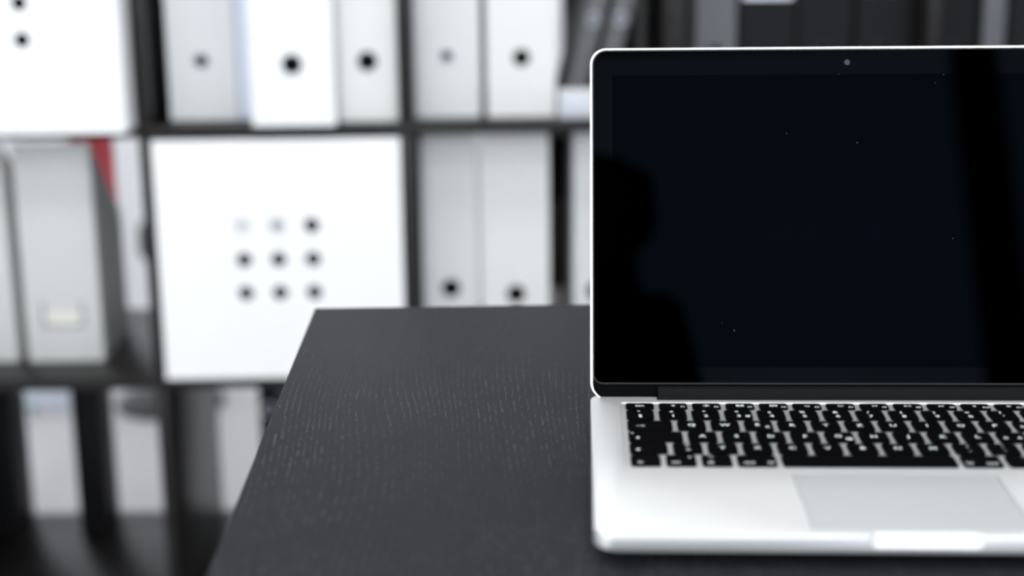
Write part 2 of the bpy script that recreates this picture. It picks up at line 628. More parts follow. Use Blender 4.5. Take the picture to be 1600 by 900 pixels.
# ------------------------------------------------------------------ white boxes with nine holes
def perforated_box(label, x0, x1, y0, z0, hgt, contents):
    w, d, t = x1 - x0, 350, 4
    e = tag(empty('perforated_box', ((x0 + x1) / 2, y0, z0)), label, 'storage box', 'white boxes with nine round holes')
    cx, cz = w * 0.5 - 3, 122 + 46.5
    holes = [(cx + i * 46.5, 120.5 + j * 46.5) for i in (-1, 0, 1) for j in (0, 1, 2)]
    v, f = holed_plate(w, hgt, t, holes, 10.2)
    v = [(x - w / 2, y, z) for x, y, z in v]
    fp = mesh_obj('front_panel', v, f, M['white_plastic'], e)
    box('side_panel', -w / 2, -w / 2 + t, t, d, 0, hgt, M['white_plastic'], e)
    box('side_panel', w / 2 - t, w / 2, t, d, 0, hgt, M['white_plastic'], e)
    box('back_panel', -w / 2 + t, w / 2 - t, d - t, d, 0, hgt, M['white_plastic'], e)
    box('bottom_panel', -w / 2 + t, w / 2 - t, t, d - t, 0, t, M['white_plastic'], e)
    return e


perforated_box('white plastic box with nine round holes filling the middle shelf compartment beside the desk corner',
               -494, -164, 1394, FLOOR_MID, 331, True)
perforated_box('white plastic box with round holes pulled forward at the top left of the shelf',
               -848, -514, 1340, FLOOR_UP, 331, False)
# dark blocks stand in for shade behind the holes; white paper at upper ones
b = box('hole_shade_block', -150, 150, 14, 300, 0, 184, M['cloth'], None, 6, loc=(-329, 1394, FLOOR_MID + 4.2))
tag(b, 'dark block standing in for the shade behind the holes of the middle white box', 'cloth')
b = box('hole_shade_block', -150, 150, 14, 300, 0, 240, M['cloth'], None, 6, loc=(-681, 1340, FLOOR_UP + 4.2))
tag(b, 'dark block standing in for the shade behind the holes of the top left white box', 'cloth')
b = box('paper_stack', 0, 98, 0, 40, 0, 74, M['paper'], None, 1, loc=(-329 - 74, 1394 + 4.6, FLOOR_MID + 4.2 + 184.3), rot=(0, 0, math.radians(6.0)))
tag(b, 'white paper showing through the upper holes of the middle box', 'paper')


# ------------------------------------------------------------------ binders
def binder(label, xc, w, y0, z0, mat, ring, hole_z, h=318, d=285, group='binders on the shelf', tilt=0.0, cat='binder', hole=True, hole_r=11.0, side=None):
    e = tag(empty('ring_binder', (xc, y0, z0)), label, cat, group)
    if tilt:
        e.rotation_euler = (0, tilt, 0)
    side = side or mat
    t = 3
    if hole:
        v, f = holed_plate(w, h, t, [(w / 2, hole_z)], hole_r)
        mesh_obj('spine', [(x - w / 2, y, z) for x, y, z in v], f, mat, e)
        v, f = torus_xz(0, -0.3, hole_z, hole_r + 0.6, 1.6)
        mesh_obj('finger_ring', v, f, ring, e, smooth=True)
    else:
        box('spine', -w / 2, w / 2, 0, t, 0, h, mat, e, 0.8)
    box('cover_board', -w / 2, -w / 2 + t, t, d, 0, h, side, e)
    box('cover_board', w / 2 - t, w / 2, t, d, 0, h, side, e)
    box('paper_block', -w / 2 + t + 1, w / 2 - t - 8, 70, d - 8, 4, h - 18, M['paper'], e)
    # black sheet added inside the spine, standing in for the shade in the hole
    box('hole_shade_sheet', -w / 2 + t, w / 2 - t, 40, 42, 2, h - 4, M['binder_black'], e)
    return e


binder('pale grey binder in the upper row, first right of the top left white box', -432, 91, 1456, FLOOR_UP, M['binder_grey'], M['ring_steel'], 80, hole_r=9)
binder('bright white binder standing proud of the upper shelf above the middle white box', -301.5, 109, 1384, FLOOR_UP, M['binder_white'], M['ring_black'], 81)
binder('warm white binder at the right end of the compartment above the middle white box', -205.5, 79, 1423, FLOOR_UP, M['binder_warm'], M['ring_black'], 80)
binder('pale binder with a faint steel ring, just right of the divider in the upper row', -100, 88, 1450, FLOOR_UP, M['binder_grey'], M['ring_steel'], 83, hole_r=7.5)
binder('white binder in the upper row next to the leaning charcoal folders', 0.5, 92, 1447, FLOOR_UP, M['binder_warm'], M['ring_black'], 80, hole_r=9.5)
binder('grey shaded binder in the middle row, just right of the middle white box', -101, 77, 1462, FLOOR_MID, M['binder_grey'], M['ring_black'], 107, h=325)
binder('pale grey binder in the middle row, second right of the middle white box', -9.5, 94, 1462, FLOOR_MID, M['binder_warm'], M['ring_black'], 97, h=325)
binder('pale binder in the middle row half hidden behind the left laptop edge', 103, 62, 1462, FLOOR_MID, M['binder_grey'], M['ring_black'], 100, h=325)
binder('mid grey binder showing just above the laptop lid, left of its webcam', 264, 54, 1452, FLOOR_UP, M['binder_mid'], M['ring_black'], 80)
b = binder('black binder with a white spine label above the laptop webcam', 336, 78, 1470, FLOOR_UP, M['binder_black'], M['ring_black'], 60)
box('spine_label', -34, 34, -0.8, -0.1, 152, 270, M['paper_blue'], b)
binder('black binder above the laptop lid, second right of the mid grey one', 416, 74, 1472, FLOOR_UP, M['binder_black'], M['ring_black'], 80)
b = binder('black binder above the laptop lid with a small pale label', 495, 76, 1466, FLOOR_UP, M['binder_black'], M['ring_black'], 80)
box('spine_label', -26, 26, -0.8, -0.1, 158, 270, M['box_grey'], b)
binder('black binder above the right end of the laptop lid, left of a thin grey file', 588, 60, 1462, FLOOR_UP, M['binder_black'], M['ring_black'], 80)
binder('thin mid grey file above the right end of the laptop lid', 641, 30, 1450, FLOOR_UP, M['binder_mid'], M['ring_black'], 80, hole=False, cat='file')
binder('black binder above the right corner of the laptop lid', 700, 70, 1462, FLOOR_UP, M['binder_black'], M['ring_black'], 80)

# leaning charcoal folders beside the last white binder of the upper row
for k, (xb, lab) in enumerate(((54, 'charcoal folder leaning right, directly beside the last white upper binder'),
                               (90, 'second charcoal folder leaning right, nearer the laptop lid'))):
    e = tag(empty('leaning_folder', (xb, 1448, FLOOR_UP + 6.6)), lab, 'folder', 'leaning charcoal folders')
    e.rotation_euler = (0, math.radians(14), 0)
    box('spine', 0, 26, 0, 2, 0, 262, M['binder_dark'], e, 0.6)
    box('cover_board', 0, 2, 2, 240, 0, 262, M['binder_dark'], e)
    box('cover_board', 24, 26, 2, 240, 0, 262, M['binder_dark'], e)
    box('paper_block', 3, 23, 12, 230, 3, 255, M['paper'], e)
    v, f = torus_xz(13, -0.4, 130, 8, 1.4)
    mesh_obj('finger_ring', v, f, M['ring_steel'], e, smooth=True)
e = tag(empty('note_pad', (84, 1425, FLOOR_UP)), 'small white pad of paper standing at the foot of the leaning folders', 'note pad')
box('sheet_block', -33, 30, 0, 14, 0, 36, M['box_grey'], e, 0.8)
box('backing_card', -34, 31, 14.1, 16, 0, 37.5, M['card'], e)
e = tag(empty('document_box', (128, 1722, FLOOR_UP)), 'black box added as dark backing behind the leaning folders', 'box')  # dark backing added so no bright wall shows past the folders
box('body', -56, 56, 0, 58, 0, 240, M['binder_black'], e, 2)
box('lid', -58, 58, -2, 60, 240.2, 300, M['binder_black'], e, 2)
# thin filler added to darken the gap between the binders right of the divider
e = tag(empty('document_folder', (-50.8, 1462, FLOOR_UP)), 'thin grey-green filler added to darken the gap between the two binders right of the upper divider', 'folder')
box('cover_board', -4, -2.6, 0, 240, 0, 308, M['teal'], e)
box('cover_board', 2.6, 4, 0, 240, 0, 308, M['teal'], e)
box('spine', -2.5, 2.5, 0, 1.4, 0, 308, M['teal'], e)
box('paper_block', -2.4, 2.4, 4, 236, 1, 300, M['paper'], e)
# bluish folder between the first two upper binders
e = tag(empty('document_folder', (-371.5, 1446, FLOOR_UP)), 'thin bluish white folder squeezed between the first two upper binders', 'folder')
box('cover_board', -12, -10, 0, 240, 0, 305, M['paper_blue'], e)
box('cover_board', 10, 12, 0, 240, 0, 305, M['paper_blue'], e)
box('paper_block', -9.5, 9.5, 4, 236, 1, 298, M['paper_blue'], e)


# ------------------------------------------------------------------ magazine files of the middle left compartment
def magazine_file(label, xc, w, y0, z0, h, d, mat, holder, group):
    e = tag(empty('magazine_file', (xc, y0, z0)), label, 'magazine file', group)
    t = 2.5
    box('front_panel', -w / 2, w / 2, 0, t, 0, h, mat, e, 0.8)
    for s in (-1, 1):
        xa = -w / 2 if s < 0 else w / 2 - t
        prof = [(t, 0), (d, 0), (d, h * 0.58), (t + 4, h)]
        v = [(xa, y, z) for y, z in prof] + [(xa + t, y, z) for y, z in prof]
        n = len(prof)
        f = [tuple(range(n)), tuple(range(n, 2 * n))] + [(i, (i + 1) % n, n + (i + 1) % n, n + i) for i in range(n)]
        mesh_obj('side_panel', v, f, mat, e)
    box('bottom_panel', -w / 2 + t, w / 2 - t, t, d, 0, t, mat, e)
    box('back_panel', -w / 2 + t, w / 2 - t, d - t, d, t, h * 0.58, mat, e)
    if holder:
        hz, hw, hh = 70, 30, 19
        fr = box('label_holder', -hw, hw, -1.6, -0.1, hz - hh, hz - hh + 4, M['holder'], e, 0.4)
        box('holder_rail', -hw, -hw + 4, -1.6, -0.1, hz - hh + 4, hz + hh, M['holder'], fr, 0.4)
        box('holder_rail', hw - 4, hw, -1.6, -0.1, hz - hh + 4, hz + hh, M['holder'], fr, 0.4)
        box('label_card', -hw + 4.2, hw - 4.2, -0.9, -0.1, hz - hh + 4.2, hz + 2, M['card'], e)
    return e


magazine_file('white magazine file with a metal label holder in the middle left compartment', -655, 108, 1489, FLOOR_MID, 316, 165, M['binder_warm'], True, 'magazine files')
magazine_file('white magazine file cut off by the left edge of the picture', -773, 96, 1492, FLOOR_MID, 316, 165, M['binder_warm'], False, 'magazine files')
e = tag(empty('red_folder', (-640, 1662, FLOOR_MID)), 'translucent red plastic folder standing behind the white file with the label holder', 'folder')
mesh_obj('cover_sheet', [(-32, 0, 0), (33, 0, 0), (33, 0, 318), (-32, 0, 318), (-32, 14, 0), (33, 14, 0)], [(0, 1, 2, 3), (0, 1, 5, 4)], M['red'], e)
box('edge_strip', -34, -32, -1, 15, 0, 318, M['red'], e)
e = tag(empty('document_box', (57, 1640, FLOOR_MID)), 'dark brown box in the gap between the binders left of the laptop lid', 'box')
box('body', -13, 13, 0, 110, 0, 200, M['brown'], e, 1.5)
box('lid', -14, 14, -1, 111, 200.2, 292, M['binder_black'], e, 1.5)
box('label_strip', -10, 10, -0.6, -0.1, 8, 60, M['card'], e)

# ------------------------------------------------------------------ bottom row and the room behind the open shelf
e = tag(empty('document_box', (-688.5, 1690, FLOOR_LOW)), 'narrow black box standing at the back of the bottom left compartment', 'box')
box('body', -22, 22, 0, 86, 0, 250, M['binder_black'], e, 1.5)
box('lid', -22.6, 22.6, -1, 87, 250.2, 322, M['binder_black'], e, 1.5)
e = tag(empty('document_box', (-829, 1690, FLOOR_LOW)), 'black box at the left edge of the picture in the bottom compartment', 'box')
box('body', -21, 21, 0, 86, 0, 250, M['binder_black'], e, 1.5)
box('lid', -21.6, 21.6, -1, 87, 250.2, 322, M['binder_black'], e, 1.5)
binder('thin black file with a steel ring half hidden by the left desk edge', -371, 28, 1500, FLOOR_LOW, M['binder_black'], M['ring_steel'], 269, hole_r=9, cat='file')
e = tag(empty('storage_tray', (-986, 2430, FZ)), 'long white tray on the floor seen through the bottom left compartment', 'tray')
box('body', -74, 74, 0, 130, 0, 40, M['paper_blue'], e, 2)
box('lid', -77, 77, -3, 133, 40.2, 56, M['paper_blue'], e, 2)
e = tag(empty('green_folder', (-1030, 2398, FZ)), 'small green folder on the floor in front of the long white tray', 'folder')
box('cover_board', -40, 40, 0, 26, 0, 2, M['green'], e)
box('paper_block', -38, 38, 1, 25, 2.05, 16, M['paper'], e)
box('cover_board', -40, 40, 0, 26, 16.1, 18, M['green'], e)
e = tag(empty('pedestal_stand', (-716, 2470, FZ)), 'black pedestal stand glimpsed on both sides of the left shelf divider', 'stand')


def lathe(name, prof, mat, parent, n=32):
    rings = [[(r * math.cos(2 * math.pi * k / n), r * math.sin(2 * math.pi * k / n), z) for k in range(n)] for r, z in prof]
    v, f = loft(rings)
    return smooth_by_angle(mesh_obj(name, v, f, mat, parent), 40)


lathe('foot', [(112, 0), (112, 10), (96, 22), (40, 34), (16, 50)], M['clip'], e)
lathe('pole', [(12, 45), (12, 312)], M['clip'], e)
lathe('head', [(20, 306), (42, 318), (46, 330), (46, 375), (40, 388), (22, 394)], M['clip'], e)

# ------------------------------------------------------------------ the desk
DX0, DX1, DY0, DY1, DT, DZ = -184, 1150, -150, 495, 38, -2.5   # DZ: height of the desk surface
desk = tag(empty('desk', ((DX0 + DX1) / 2, (DY0 + DY1) / 2, FZ)), 'black wood-grain desk carrying the laptop', 'desk')
dx, dy = (DX0 + DX1) / 2, (DY0 + DY1) / 2
box('tabletop', DX0 - dx, DX1 - dx, DY0 - dy, DY1 - dy, DZ - DT - FZ, DZ - FZ, M['desk'], desk, 1.2, 3)
for lx in (DX0 + 12, DX1 - 62):
    for ly in (DY0 + 12, DY1 - 62):
        box('leg', lx - dx, lx + 50 - dx, ly - dy, ly + 50 - dy, 0, DZ - DT - FZ - 0.2, M['desk'], desk, 1.0)
box('apron', DX0 + 62 - dx, DX1 - 62 - dx, DY1 - 45 - dy, DY1 - 25 - dy, DZ - DT - FZ - 80, DZ - DT - FZ - 0.2, M['desk'], desk, 0.8)
box('apron', DX0 + 62 - dx, DX1 - 62 - dx, DY0 + 25 - dy, DY0 + 45 - dy, DZ - DT - FZ - 80, DZ - DT - FZ - 0.2, M['desk'], desk, 0.8)

# ------------------------------------------------------------------ the laptop (local frame: x right, y away, front-left corner at 0,0)
LAP_ROT = math.radians(-3.3)
lap = tag(empty('laptop', (0, 0, 0.0), LAP_ROT), 'open silver laptop with black keys and a dark screen', 'laptop')
W, D, T = 314.0, 219.0, 13.5
rings = []
for z, ins in ((-0.2, 30), (0.0, 22), (0.9, 14), (2.2, 8), (3.6, 3.6), (4.6, 1.1), (5.1, 0.25), (5.6, 0), (12.7, 0), (13.2, 0.2), (13.5, 0.7)):
    rings.append([(x, y, z) for x, y in rrect(ins, W - ins, ins, D - ins, max(3, 12 - ins * 0.4), 10)])
v, f = loft(rings)
base = mesh_obj('base', v, f, M['alu'], lap)
KX0, KW, U, GAP = 20.7, 272.5, 19.0, 3.0
KY0 = 93.7
WELL = (KX0 - 3.4, KX0 + KW + 3.4, KY0 - 3.0, KY0 + 95 + 10.2 + 3.0)
cut = []
# shallow keyboard pan with sloping walls
cv, cf = loft([[(x, y, T - 0.62) for x, y in rrect(WELL[0] + 0.5, WELL[1] - 0.5, WELL[2] + 0.2, WELL[3] - 1.2, 2.5, 5)],
               [(x, y, T + 0.25) for x, y in rrect(WELL[0] - 0.15, WELL[1] + 0.15, WELL[2] - 0.1, WELL[3] + 0.3, 3.2, 5)]])
cut.append(mesh_obj('cutter', cv, cf, M['alu']))
TP = (104.5, 209.5, 5.8, 81.8)
cut.append(prism('cutter', rrect(TP[0] - .35, TP[1] + .35, TP[2] - .35, TP[3] + .35, 2.2, 5), T - 1.2, T + 2, M['alu']))
cut.append(box('cutter', 40, 274, 206, D + 3, T - 12, T + 4, M['alu']))
# thumb scoop in the front edge
cv, cf = loft([[(x, y, T - 6.0) for x, y in rrect(131.5, 182.5, -6, 1.4, (1, 1, 1.3, 1.3), 5)],
               [(x, y, T + 0.4) for x, y in rrect(130, 184, -6, 4.6, (1, 1, 4.5, 4.5), 5)]])
cut.append(mesh_obj('cutter', cv, cf, M['alu']))
for c in cut:
    c.matrix_world = Matrix.Rotation(LAP_ROT, 4, 'Z')
bpy.context.view_layer.update()
for c in cut:
    md = base.modifiers.new('cut', 'BOOLEAN')
    md.operation = 'DIFFERENCE'
    md.solver = 'EXACT'
    md.object = c
bake(base)
for c in cut:
    me = c.data
    bpy.data.objects.remove(c)
    bpy.data.meshes.remove(me)
smooth_by_angle(base, 30)
for fx, fy in ((28, 24), (W - 28, 24), (28, D - 24), (W - 28, D - 24)):
    v, f = loft([[(fx + 9 * math.cos(a), fy + 9 * math.sin(a), -2.5) for a in [2 * math.pi * k / 20 for k in range(20)]],
                 [(fx + 10 * math.cos(a), fy + 10 * math.sin(a), 0.2) for a in [2 * math.pi * k / 20 for k in range(20)]]])
    mesh_obj('rubber_foot', v, f, M['foot'], lap)
prism('trackpad', rrect(TP[0], TP[1], TP[2], TP[3], 2.0, 5), T - 1.1, T - 0.12, M['trackpad'], lap, 0.12)

# ---- keys (Swiss layout)
font_cache = {}


def text_mesh(s, size, xs=1.0):
    k = (s, size, xs)
    if k in font_cache:
        return font_cache[k]
    cu = bpy.data.curves.new('legend', 'FONT')
    cu.body = s
    cu.size = size * MM
    cu.align_x = 'CENTER'
    cu.align_y = 'CENTER'
    cu.resolution_u = 2
    cu.offset = 0.00006
    o = bpy.data.objects.new('legend_text', cu)
    COL.objects.link(o)
    dg = bpy.context.evaluated_depsgraph_get()
    dg.update()
    me = bpy.data.meshes.new_from_object(o.evaluated_get(dg))
    bpy.data.objects.remove(o)
    bpy.data.curves.remove(cu)
    me.materials.clear()
    me.materials.append(M['legend'])
    font_cache[k] = me
    return me


KZ0, KZ1 = T - 0.6, T + 0.62
key_mesh = {}


def keycap(x0, x1, y0, y1, legends):
    w, h = x1 - x0, y1 - y0
    k = (round(w, 2), round(h, 2))
    if k not in key_mesh:
        rr = 1.9
        o1 = rrect(0, w, 0, h, rr, 3)
        v, f = loft([[(x, y, KZ0) for x, y in o1], [(x, y, KZ1 - .25) for x, y in o1],
                     [(x, y, KZ1) for x, y in rrect(.3, w - .3, .3, h - .3, rr - .2, 3)]])
        o = smooth_by_angle(mesh_obj('key', v, f, M['key'], lap), 35)
        key_mesh[k] = o.data
    else:
        o = link('key', key_mesh[k], lap)
    o.location = (x0 * MM, y0 * MM, 0)
    for (s, fx, fy, size) in legends:
        t = link('legend', text_mesh(s, size) if isinstance(s, str) else s, o)
        t.location = (w * fx * MM, h * fy * MM, (KZ1 + 0.03) * MM)
    return o


def shape_mesh(kind):
    """small pictograms of the function row and modifier keys, drawn flat (mm)"""
    vs, fs = [], []

    def rect(x0, x1, y0, y1):
        b = len(vs)
        vs.extend([(x0, y0, 0), (x1, y0, 0), (x1, y1, 0), (x0, y1, 0)])
        fs.append((b, b + 1, b + 2, b + 3))

    def disc(cx, cy, r, n=12):
        b = len(vs)
        vs.extend([(cx + r * math.cos(2 * math.pi * i / n), cy + r * math.sin(2 * math.pi * i / n), 0) for i in range(n)])
        fs.append(tuple(range(b, b + n)))

    def tri(p):
        b = len(vs)
        vs.extend([(x, y, 0) for x, y in p])
        fs.append((b, b + 1, b + 2))
    if kind in ('sun_small', 'sun'):
        r = 0.7 if kind == 'sun_small' else 0.95
        disc(0, 0, r)
        for i in range(8):
            a = math.pi / 4 * i
            disc(math.cos(a) * r * 1.9, math.sin(a) * r * 1.9, r * 0.32, 6)
    elif kind == 'windows':
        rect(-2.3, -0.3, -0.2, 1.3); rect(0.2, 2.4, -0.2, 1.3); rect(-2.3, 0.6, -1.4, -0.6); rect(1.0, 2.4, -1.4, -0.6)
    elif kind == 'grid':
        for i in range(3):
            for j in range(2):
                rect(-2.2 + i * 1.6, -1.0 + i * 1.6, -1.2 + j * 1.4, -0.1 + j * 1.4)
    elif kind in ('light_low', 'light_high'):
        rect(-1.6, 1.6, -1.0, -0.5)
        for i in range(3 if kind == 'light_low' else 5):
            q = 3 if kind == 'light_low' else 5
            a = math.pi * (i + 0.5) / q
            disc(math.cos(a) * 1.6, -0.2 + math.sin(a) * 1.3, 0.28, 6)
    elif kind == 'rewind':
        tri([(0, -0.9), (0, 0.9), (-1.7, 0)]); tri([(1.7, -0.9), (1.7, 0.9), (0, 0)])
    elif kind == 'play':
        tri([(-2.0, -0.9), (-0.2, 0), (-2.0, 0.9)]); rect(0.3, 0.8, -0.9, 0.9); rect(1.3, 1.8, -0.9, 0.9)
    elif kind == 'forward':
        tri([(0, -0.9), (1.7, 0), (0, 0.9)]); tri([(-1.7, -0.9), (0, 0), (-1.7, 0.9)])
    elif kind in ('mute', 'quieter', 'louder'):
        rect(-1.6, -0.8, -0.5, 0.5); tri([(-1.2, 0), (0.1, -1.1), (0.1, 1.1)])
        if kind != 'mute':
            rect(0.6, 0.9, -0.6, 0.6)
        if kind == 'louder':
            rect(1.3, 1.6, -0.9, 0.9)
    elif kind == 'power':
        for i in range(12):
            a = math.radians(120 + 300 * i / 11)
            disc(math.cos(a) * 1.1, math.sin(a) * 1.1, 0.26, 6)
        rect(-0.2, 0.2, 0.2, 1.4)
    elif kind == 'tab':
        rect(-2.2, 1.0, -0.2, 0.2); tri([(0.9, -0.9), (2.0, 0), (0.9, 0.9)]); rect(2.1, 2.4, -0.9, 0.9)
    elif kind == 'caps':
        tri([(-1.3, 0.1), (1.3, 0.1), (0, 1.5)]); rect(-0.6, 0.6, -0.7, 0.1); rect(-0.6, 0.6, -1.4, -1.0)
    elif kind == 'lamp':
        disc(0, 0, 0.65)
    elif kind == 'shift':
        tri([(-1.4, 0.1), (1.4, 0.1), (0, 1.6)]); rect(-0.6, 0.6, -1.2, 0.1)
    elif kind == 'cmd':
        for sx in (-1, 1):
            for sy in (-1, 1):
                for i in range(10):
                    a = 2 * math.pi * i / 10
                    disc(sx * 1.15 + .55 * math.cos(a), sy * 1.15 + .55 * math.sin(a), 0.16, 5)
        rect(-0.75, -0.5, -1.2, 1.2); rect(0.5, 0.75, -1.2, 1.2); rect(-1.2, 1.2, -0.75, -0.5); rect(-1.2, 1.2, 0.5, 0.75)
    elif kind == 'alt':
        rect(-1.6, -0.7, 0.7, 1.0); rect(0.4, 1.6, 0.7, 1.0); rect(0.5, 1.6, -1.0, -0.7)
        b = len(vs)
        vs.extend([(-0.9, 1.0, 0), (-0.55, 1.0, 0), (0.7, -1.0, 0), (0.35, -1.0, 0)])
        fs.append((b, b + 1, b + 2, b + 3))
    elif kind == 'back':
        tri([(-2.2, 0), (-0.9, -0.9), (-0.9, 0.9)]); rect(-1.0, 2.0, -0.2, 0.2)
    elif kind == 'enter':
        tri([(-2.0, -0.4), (-0.8, -1.2), (-0.8, 0.4)]); rect(-0.9, 1.6, -0.6, -0.2); rect(1.2, 1.6, -0.2, 1.2)
    elif kind in ('left', 'right', 'up', 'down'):
        p = {'left': [(-1, 0), (.8, -1), (.8, 1)], 'right': [(1, 0), (-.8, -1), (-.8, 1)],
             'up': [(0, 1), (-1, -.8), (1, -.8)], 'down': [(0, -1), (-1, .8), (1, .8)]}[kind]
        tri(p)
    me = bpy.data.meshes.new('legend')
    me.from_pydata([(a * MM, b * MM, c * MM) for a, b, c in vs], [], fs)
    me.materials.append(M['legend'])
    return me


SH = {}


def S(kind):
    if kind not in SH:
        SH[kind] = shape_mesh(kind)
    return SH[kind]


def row_y(r):
    return KY0 + r * U, KY0 + r * U + U - GAP


def kx(u):
    return KX0 + u * U


# bottom row
y0, y1 = row_y(0)
TXT = 3.4
keycap(kx(0), kx(1) - GAP, y0, y1, [('fn', .32, .24, TXT)])
keycap(kx(1), kx(2) - GAP, y0, y1, [('ctrl', .30, .24, TXT), ('^', .80, .70, 4.0)])
keycap(kx(2), kx(3) - GAP, y0, y1, [('alt', .28, .24, TXT), (S('alt'), .30, .80, 0)])
keycap(kx(3), kx(4.25) - GAP, y0, y1, [('cmd', .28, .24, TXT), (S('cmd'), .84, .25, 0)])
keycap(kx(4.25), kx(9.25) - GAP, y0, y1, [])
keycap(kx(9.25), kx(10.5) - GAP, y0, y1, [(S('cmd'), .16, .25, 0), ('cmd', .72, .24, TXT)])
keycap(kx(10.5), kx(11.5) - GAP, y0, y1, [('alt', .72, .24, TXT), (S('alt'), .70, .80, 0)])
ym = (y0 + y1) / 2
keycap(kx(11.5), kx(12.5) - GAP, y0, ym - .4, [(S('left'), .5, .5, 0)])
keycap(kx(12.5), kx(13.5) - GAP, y0, ym - .4, [(S('down'), .5, .5, 0)])
keycap(kx(12.5), kx(13.5) - GAP, ym + .4, y1, [(S('up'), .5, .5, 0)])
keycap(kx(13.5), kx(14.5) - GAP, y0, ym - .4, [(S('right'), .5, .5, 0)])
# shift row
y0, y1 = row_y(1)
keycap(kx(0), kx(1.25) - GAP, y0, y1, [(S('shift'), .22, .30, 0)])
LET = 5.6
keycap(kx(1.25), kx(2.25) - GAP, y0, y1, [('>', .5, .74, 4.6), ('<', .5, .30, 4.6)])
for i, c in enumerate('YXCVBNM'):
    keycap(kx(2.25 + i), kx(3.25 + i) - GAP, y0, y1, [(c, .5, .5, LET)])
for i, (a, b2) in enumerate(((';', ','), (':', '.'), ('_', '-'))):
    keycap(kx(9.25 + i), kx(10.25 + i) - GAP, y0, y1, [(a, .5, .74, 4.6), (b2, .5, .32, 4.6)])
keycap(kx(12.25), kx(14.5) - GAP, y0, y1, [(S('shift'), .88, .30, 0)])
# home row
y0, y1 = row_y(2)
keycap(kx(0), kx(1.75) - GAP, y0, y1, [(S('lamp'), .08, .80, 0), (S('caps'), .17, .32, 0)])
for i, c in enumerate('ASDFGHJKL'):
    lg = [(c, .5, .5, LET)]
    if c == 'G':
        lg = [('G', .46, .54, LET), ('@', .80, .28, 4.4)]
    keycap(kx(1.75 + i), kx(2.75 + i) - GAP, y0, y1, lg)
for i, (a, b2) in enumerate((('é', 'ö'), ('à', 'ä'), ('£', '$'))):
    keycap(kx(10.75 + i), kx(11.75 + i) - GAP, y0, y1, [(b2, .26, .42, 5.0), (a, .74, .42, 5.0)])
# top letter row
y0, y1 = row_y(3)
keycap(kx(0), kx(1.5) - GAP, y0, y1, [(S('tab'), .28, .40, 0)])
for i, c in enumerate('QWERTZUIOP'):
    lg = [(c, .5, .5, LET)]
    if c == 'E':
        lg = [('E', .46, .54, LET), ('€', .80, .30, 4.4)]
    keycap(kx(1.5 + i), kx(2.5 + i) - GAP, y0, y1, lg)
for i, (a, b2) in enumerate((('è', 'ü'), ('!', '¨'))):
    keycap(kx(11.5 + i), kx(12.5 + i) - GAP, y0, y1, [(b2, .26, .42, 5.0), (a, .74, .42, 5.0)])
# L-shaped enter key over two rows
ye0, ye1 = row_y(2)[0], row_y(3)[1]
ol = [(kx(13.75), ye0), (kx(14.5) - GAP, ye0), (kx(14.5) - GAP, ye1), (kx(13.5), ye1), (kx(13.5), row_y(3)[0]), (kx(13.75), row_y(3)[0])]
ek = prism('key', ol, KZ0, KZ1, M['key'], lap, 0.25)
t = link('legend', S('enter'), ek)
t.location = (kx(14.02) * MM, (ye0 + 17) * MM, (KZ1 + 0.03) * MM)
# number row
y0, y1 = row_y(4)
for i, (a, b2, c) in enumerate((('°', '§', ''), ('+', '1', ''), ('"', '2', ''), ('*', '3', '#'), ('ç', '4', ''), ('%', '5', ''), ('&', '6', ''),
                                ('/', '7', ''), ('(', '8', ''), (')', '9', ''), ('=', '0', ''), ('?', "'", ''), ('`', '^', ''))):
    lg = [(a, .46, .76, 4.8), (b2, .5, .32, 5.2)]
    if c:
        lg.append((c, .82, .32, 4.6))
    keycap(kx(i), kx(i + 1) - GAP, y0, y1, lg)
keycap(kx(13), kx(14.5) - GAP, y0, y1, [(S('back'), .78, .35, 0)])
# function row
fy0, fy1 = KY0 + 5 * U, KY0 + 5 * U + 10.0
FU = 14.5 / 14
fn = ['esc', 'sun_small', 'sun', 'windows', 'grid', 'light_low', 'light_high', 'rewind', 'play', 'forward', 'mute', 'quieter', 'louder', 'power']
for i, k in enumerate(fn):
    if k == 'esc':
        lg = [('esc', .5, .45, 4.2)]
    elif k == 'power':
        lg = [(S(k), .5, .5, 0)]
    else:
        lg = [(S(k), .5, .50, 0), ('F%d' % i, .84, .28, 2.7)]
    keycap(kx(i * FU), kx((i + 1) * FU) - GAP, fy0, fy1, lg)

# ---- lid, hinged at y = 212, z = 13.5, leaning back
TILT = 0.33
LH = 214.3                                                # lid height above the hinge line
# lid local frame: x right, y up along the screen, z towards the viewer (screen face at z=0); rotated about x
rings = []
for z, ins in ((-5.0, 3.0), (-4.7, 1.2), (-4.0, 0.2), (-3.2, 0), (-0.5, 0.0), (-0.15, 0.12), (0.0, 0.4)):
    rings.append([(x, y, z) for x, y in rrect(ins, W - ins, -1.5 + ins, LH - ins, 10 - ins * .5, 10)])
v, f = loft(rings)
lid = smooth_by_angle(mesh_obj('lid', v, f, M['alu_edge'], lap), 30)
lid.location = (0, 212 * MM, 13.5 * MM)
# screen normal must point to -y and up: rotate x axis by 90 deg - tilt
lid.rotation_euler = (math.radians(90) - TILT, 0, 0)


def ring_plate(name, o_out, o_in, z0, z1, mat, parent):
    n = len(o_out)
    vs = [(x, y, z0) for x, y in o_out] + [(x, y, z0) for x, y in o_in] + [(x, y, z1) for x, y in o_out] + [(x, y, z1) for x, y in o_in]
    fs = []
    for k in range(n):
        j = (k + 1) % n
        fs += [(k, j, n + j, n + k), (2 * n + k, 2 * n + j, 3 * n + j, 3 * n + k), (k, j, 2 * n + j, 2 * n + k), (n + k, n + j, 3 * n + j, 3 * n + k)]
    return mesh_obj(name, vs, fs, mat, parent)


